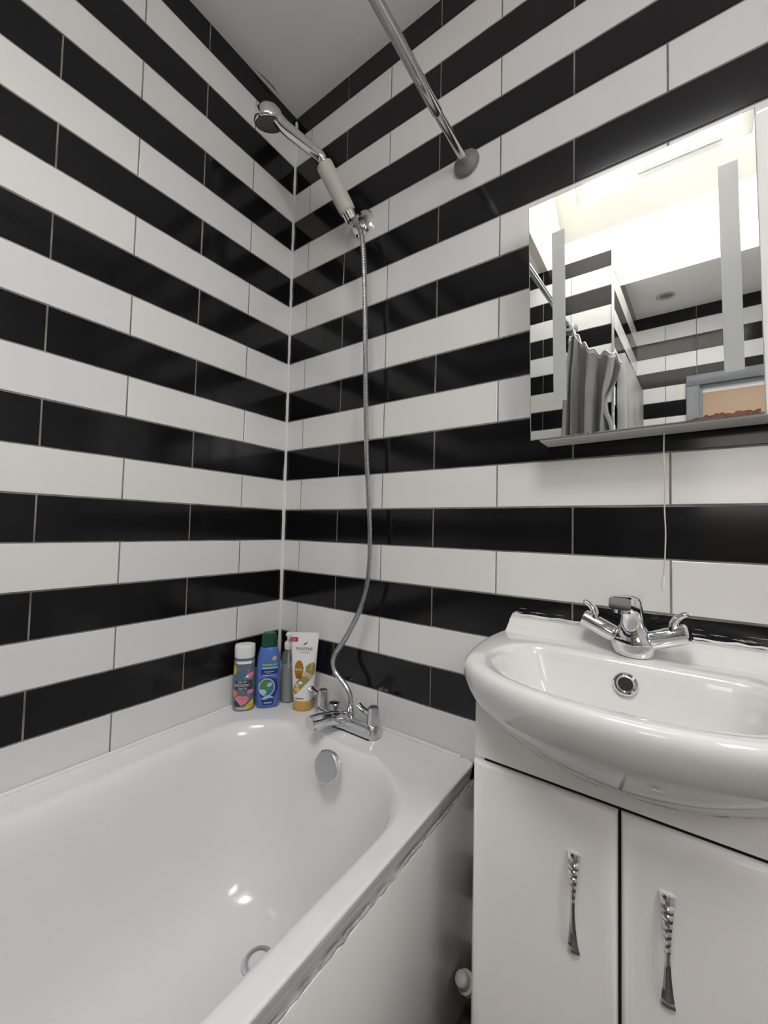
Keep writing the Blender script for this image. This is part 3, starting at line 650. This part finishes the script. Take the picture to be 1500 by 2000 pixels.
# ------------------------------------------------------------------ bottles
def text_polys(body, size, font_sx=1.0, shear=0.0):
    cu = bpy.data.curves.new('tmp', 'FONT'); cu.body = body; cu.size = size; cu.align_x = 'CENTER'; cu.align_y = 'CENTER'; cu.shear = shear; cu.resolution_u = 3
    o = bpy.data.objects.new('tmp', cu); C.objects.link(o); bpy.context.view_layer.update()
    me = bpy.data.meshes.new_from_object(o.evaluated_get(bpy.context.evaluated_depsgraph_get()))
    V = [(v.co.x*font_sx, v.co.y) for v in me.vertices]; Fs = [tuple(p.vertices) for p in me.polygons]
    bpy.data.objects.remove(o); bpy.data.curves.remove(cu); bpy.data.meshes.remove(me); return V, Fs
class Bottle:
    """profile: (z, half-width, half-depth); cross-sections are superellipses; the front faces local -Y"""
    def __init__(s, prof, ex): s.p = prof; s.ex = ex
    def ab(s, z):
        P = s.p
        if z <= P[0][0]: return P[0][1:3]
        for q, r in zip(P, P[1:]):
            if q[0] <= z <= r[0] and r[0] > q[0]:
                t = (z-q[0])/(r[0]-q[0]); return (q[1]+(r[1]-q[1])*t, q[2]+(r[2]-q[2])*t)
        return P[-1][1:3]
    def mesh(s, b, m, z0=None, z1=None, n=48):
        R = []
        for z, a, d in s.p:
            R.append([(a*math.copysign(abs(math.cos(t))**(2/s.ex), math.cos(t)), d*math.copysign(abs(math.sin(t))**(2/s.ex), math.sin(t)), z) for t in [2*math.pi*j/n for j in range(n)]])
        b.loft(R, m)
    def surf(s, u, z, off=.0004):
        a, d = s.ab(z); k = min(abs(u)/a, .985); y = -d*(1-k**s.ex)**(1/s.ex)
        return Vector((max(-a*.985, min(a*.985, u)), y-off, z))
    def decal(s, b, poly, m, off=.0004, cuts=3):
        t = bmesh.new(); t.faces.new([t.verts.new((x, y, 0)) for x, y in poly]); bmesh.ops.triangulate(t, faces=t.faces[:])
        for _ in range(cuts): 
            ed = [e for e in t.edges if e.calc_length() > .003]
            if ed: bmesh.ops.subdivide_edges(t, edges=ed, cuts=1, use_grid_fill=False); bmesh.ops.triangulate(t, faces=t.faces[:])
        t.verts.index_update(); b.add([s.surf(v.co.x, v.co.y, off) for v in t.verts], [[v.index for v in f.verts] for f in t.faces], m); t.free()
    def text(s, b, body, u, z, size, m, sx=1.0, off=.0007, rot=0, shear=0):
        V, Fs = text_polys(body, size, sx, shear); c_, s_ = math.cos(rot), math.sin(rot)
        b.add([s.surf(u+x*c_-y*s_, z+x*s_+y*c_, off) for x, y in V], Fs, m)
def ell(u, z, a, c, n=20, rot=0): return [(u+a*math.cos(t)*math.cos(rot)-c*math.sin(t)*math.sin(rot), z+a*math.cos(t)*math.sin(rot)+c*math.sin(t)*math.cos(rot)) for t in [2*math.pi*j/n for j in range(n)]]
def rect(u0, u1, z0, z1): return [(u0, z0), (u1, z0), (u1, z1), (u0, z1)]
def col(name, c, r=.4): return mat(name, c, r)
K_yel, K_pink, K_coral, K_teal, K_navy, K_orange, K_whi = col('print_yellow', (.72, .60, .04)), col('print_pink', (.72, .22, .33)), col('print_coral', (.68, .13, .17)), col('print_teal', (.06, .16, .24)), col('print_navy', (.03, .035, .07)), col('print_orange', (.70, .25, .08)), col('print_white', (.85, .85, .85))
def place(root, x, y, rz, tx=0): root.location = (x, y, RZ+.0004); root.rotation_euler = (tx, 0, math.radians(rz))

# grey bottle with space pattern and white cap
r = empty('shower_gel_bottle'); B = Bottle([(0, .025, .019), (.003, .0285, .022), (.012, .030, .0235), (.06, .0302, .024), (.10, .0300, .024), (.143, .0292, .0235), (.149, .0270, .022)], 2.4)
b = MB(); B.mesh(b, mat('bottle_slate', (.12, .15, .20), .35)); b.build('body', r)
b = MB(); B.decal(b, rect(-.026, .026, .135, .143), K_whi, .0004); B.decal(b, rect(-.029, .029, .004, .013), mat('print_lightgrey', (.45, .46, .46), .4), .0003)
B.decal(b, ell(-.026, .118, .006, .014), K_yel); B.decal(b, ell(-.006, .100, .014, .011), K_teal); B.decal(b, ell(.018, .102, .010, .008, rot=.5), K_pink); B.decal(b, [(.004, .096), (.012, .106), (.013, .097)], K_whi, .0006)
B.decal(b, rect(-.027, .024, .062, .088), K_navy, .0004)
B.decal(b, ell(-.024, .052, .007, .010), K_orange); B.decal(b, ell(.020, .055, .009, .006), K_pink); B.decal(b, ell(-.013, .024, .012, .010), K_navy)
B.decal(b, [(-.023, .038), (-.012, .046), (-.002, .043), (.010, .044), (.017, .035), (.006, .022), (-.006, .017), (-.015, .028)], K_pink, .0006); B.decal(b, [(-.020, .037), (-.002, .039), (.014, .036), (-.002, .034)], K_coral, .0009)
B.decal(b, [(.000, .008), (.028, .008), (.028, .034)], K_yel, .0008); B.decal(b, ell(.018, .016, .006, .004), mat('print_gold', (.65, .40, .02), .4), .0011)
for tx_, u, z, sz in (('KISS MY', -.003, .084, .0072), ('MOON!', -.003, .0745, .0115), ('THE MI', -.003, .0655, .0080)): B.text(b, tx_, u, z, sz, K_whi, 1.0, .0009)
rn = random.Random(5)
for _ in range(26): u, z = rn.uniform(-.026, .026), rn.uniform(.03, .124); B.decal(b, ell(u, z, .0008, .0008, 6), K_whi, .0010, 0)
b.build('printed_label', r)
b = MB(); Cp = Bottle([(.1495, .0262, .0215), (.151, .0262, .0215), (.1515, .0285, .0232), (.170, .0292, .0238), (.183, .0288, .0234), (.186, .0275, .0222), (.1872, .024, .019)], 2.4); Cp.mesh(b, M_whitecap := mat('white_cap', (.78, .79, .78), .35)); b.build('flip_cap', r)
place(r, .0395, -.163, 50); thing(r, 'small slate bottle with pink and yellow print and white cap', 'bottle')

# blue bottle with green cap
r = empty('shampoo_bottle'); B = Bottle([(0, .026, .016), (.003, .031, .019), (.010, .0335, .021), (.05, .0350, .022), (.11, .0350, .022), (.145, .0325, .021), (.165, .0285, .019), (.174, .0255, .0175), (.176, .022, .0165)], 2.3)
b = MB(); B.mesh(b, mat('bottle_blue', (.09, .17, .50), .28)); b.build('body', r)
b = MB(); KG, KL, KN = mat('print_green', (.03, .20, .17), .4), mat('print_lime', (.45, .72, .45), .4), mat('print_deepblue', (.015, .03, .20), .4)
B.decal(b, rect(-.018, .024, .121, .133), KG); B.text(b, 'PALMOLIVE', .003, .1268, .0082, K_whi, .95, .0008); B.decal(b, rect(-.018, .024, .1165, .1195), KL)
B.decal(b, rect(-.022, .026, .099, .1135), KN); B.decal(b, rect(-.013, .016, .1065, .1078), K_whi, .0007); B.decal(b, rect(-.007, .009, .1025, .1033), K_whi, .0007)
B.decal(b, rect(-.016, .020, .0960, .0970), K_whi, .0006); B.decal(b, ell(.016, .1445, .006, .006), mat('print_cream', (.65, .55, .30), .4)); B.decal(b, ell(.0165, .1445, .003, .0025), K_orange, .0007)
B.decal(b, [(-.024, .084), (.0, .092), (.024, .084), (.029, .060), (.018, .024), (.015, .010), (-.014, .010), (-.020, .030), (-.026, .055)], KN)
B.decal(b, ell(-.004, .062, .0235, .0265), mat('print_silver', (.55, .60, .55), .3), .0007); B.decal(b, ell(-.004, .062, .0205, .0235), mat('print_ocean', (.05, .16, .30), .4), .0010)
B.decal(b, [(-.022, .076), (-.004, .083), (.010, .077), (.006, .062), (-.002, .050), (-.010, .057), (-.020, .064)], mat('print_leaf', (.08, .26, .05), .4), .0013)
B.decal(b, ell(.004, .070, .008, .006, rot=.5), mat('print_ice', (.35, .48, .75), .4), .0016); B.decal(b, ell(-.014, .050, .010, .007, rot=-.5), mat('print_paleblue', (.45, .62, .72), .4), .0016)
B.decal(b, [(-.022, .029), (.002, .041), (.020, .030), (.004, .031), (-.010, .027)], mat('print_wave', (.30, .58, .75), .4), .0016); B.decal(b, rect(-.011, .011, .015, .019), mat('print_greyblue', (.40, .45, .55), .4), .0008)
b.build('printed_label', r)
b = MB(); Cp = Bottle([(.1765, .0215, .0165), (.178, .0235, .0180), (.200, .0225, .0175), (.214, .0190, .0160), (.217, .0150, .013)], 2.6); Cp.mesh(b, mat('green_cap', (.004, .065, .038), .3)); b.build('flip_cap', r)
place(r, .0800, -.1080, 52); thing(r, 'blue shampoo bottle with green cap, globe print on its front', 'bottle')

# clear pump bottle
r = empty('pump_bottle'); b = MB()
M_clear = mat('clear_plastic', (.80, .84, .83), .12, trans=.85, ior=1.35); M_liquid = mat('milky_liquid', (.42, .43, .40), .5)
b.lathe([(.018, 0), (.0215, .002), (.0225, .008), (.0225, .125), (.0215, .136), (.016, .150), (.0105, .157), (.0100, .162)], M_clear, None, 40, True, False)
b.lathe([(.0205, .003), (.0213, .008), (.0213, .100), (.001, .100)], M_liquid, None, 32)
b.build('body', r)
b = MB(); b.lathe([(.0145, .158), (.0150, .160), (.0150, .175), (.0120, .180), (.0080, .182), (.0075, .195), (.0110, .197), (.0115, .203), (.0080, .208), (.001, .209)], M_seal, None, 28)
b.tube([(0, -.004, .1995), (0, -.018, .2005), (0, -.026, .196)], [.0055, .0045, .0035], M_seal, 14); b.build('pump', r)
b = MB(); b.tube([(0, 0, .006), (0, 0, .158)], .0022, M_seal, 8); b.build('dip_tube', r)
place(r, .0985, -.046, 45); thing(r, 'clear pump bottle with white pump in the corner of the bath', 'bottle')

# white tube standing on its amber cap
r = empty('conditioner_tube'); H_ = .222
B = Bottle([(.028, .0265, .0200), (.034, .0285, .0205), (.060, .0315, .0195), (.10, .0345, .0165), (.15, .0375, .0115), (.19, .0400, .0058), (.205, .0410, .0022), (.221, .0412, .0012)], 2.1)
b = MB(); B.mesh(b, mat('tube_white', (.80, .80, .79), .35)); b.build('body', r)
b = MB(); Kd, Kam, Kol = mat('print_dark', (.06, .05, .05), .5), mat('print_amber', (.36, .18, .02), .35), mat('print_olive', (.28, .27, .10), .4)
B.decal(b, rect(-.041, -.020, .194, .207), mat('print_magenta', (.50, .02, .12), .4), .0006); B.decal(b, rect(-.034, -.028, .1975, .2035), K_pink, .0010)
B.text(b, 'PANTENE', .001, .174, .0125, Kd, .92, .0008); B.text(b, 'Pro-V Series', .003, .1645, .0060, Kd, .9, .0008, shear=.3)
for k in range(3): B.decal(b, [(-.007+.003*k, .184+.0025*k), (.004+.003*k, .187+.0025*k), (.006+.002*k, .1895+.0025*k), (.002+.002*k, .188+.0025*k)], Kd, .0008)
B.decal(b, [(-.028, .052), (-.024, .076), (-.012, .088), (.006, .104), (.008, .126), (.018, .133), (.030, .137), (.034, .128), (.033, .105), (.020, .085), (.004, .070), (-.010, .055), (-.020, .046)], Kol, .0006)
B.decal(b, ell(-.012, .117, .0135, .0255, 28), Kam, .0010); B.decal(b, ell(-.012, .098, .0100, .008), mat('print_brown', (.28, .11, .01), .4), .0013); B.text(b, 'REPAIR', -.012, .1165, .0075, K_whi, .95, .0016)
B.decal(b, [(.021, .115), (.025, .134), (.027, .134), (.024, .115)], K_yel, .0010); B.decal(b, ell(.008, .104, .008, .006, rot=.5), mat('print_peach', (.62, .45, .25), .4), .0010); B.decal(b, ell(.020, .098, .007, .009, rot=.6), mat('print_sand', (.58, .42, .22), .4), .0010)
B.decal(b, ell(-.015, .060, .008, .007), mat('print_honey', (.78, .50, .10), .4), .0012); B.decal(b, ell(-.017, .073, .008, .005, rot=-.4), mat('print_blush', (.62, .50, .50), .4), .0012); B.decal(b, ell(-.006, .080, .006, .004), K_whi, .0010)
B.decal(b, rect(-.019, .005, .0345, .0365), Kd, .0008)
b.build('printed_label', r)
b = MB(); Cp = Bottle([(0, .0270, .0200), (.002, .0285, .0212), (.026, .0285, .0212), (.0278, .0265, .0200)], 2.1); Cp.mesh(b, mat('amber_cap', (.58, .34, .10), .3)); b.build('amber_cap', r)
place(r, .1760, -.0560, 36, math.radians(-1.5)); thing(r, 'white conditioner tube standing on its amber cap against the tiles', 'tube')
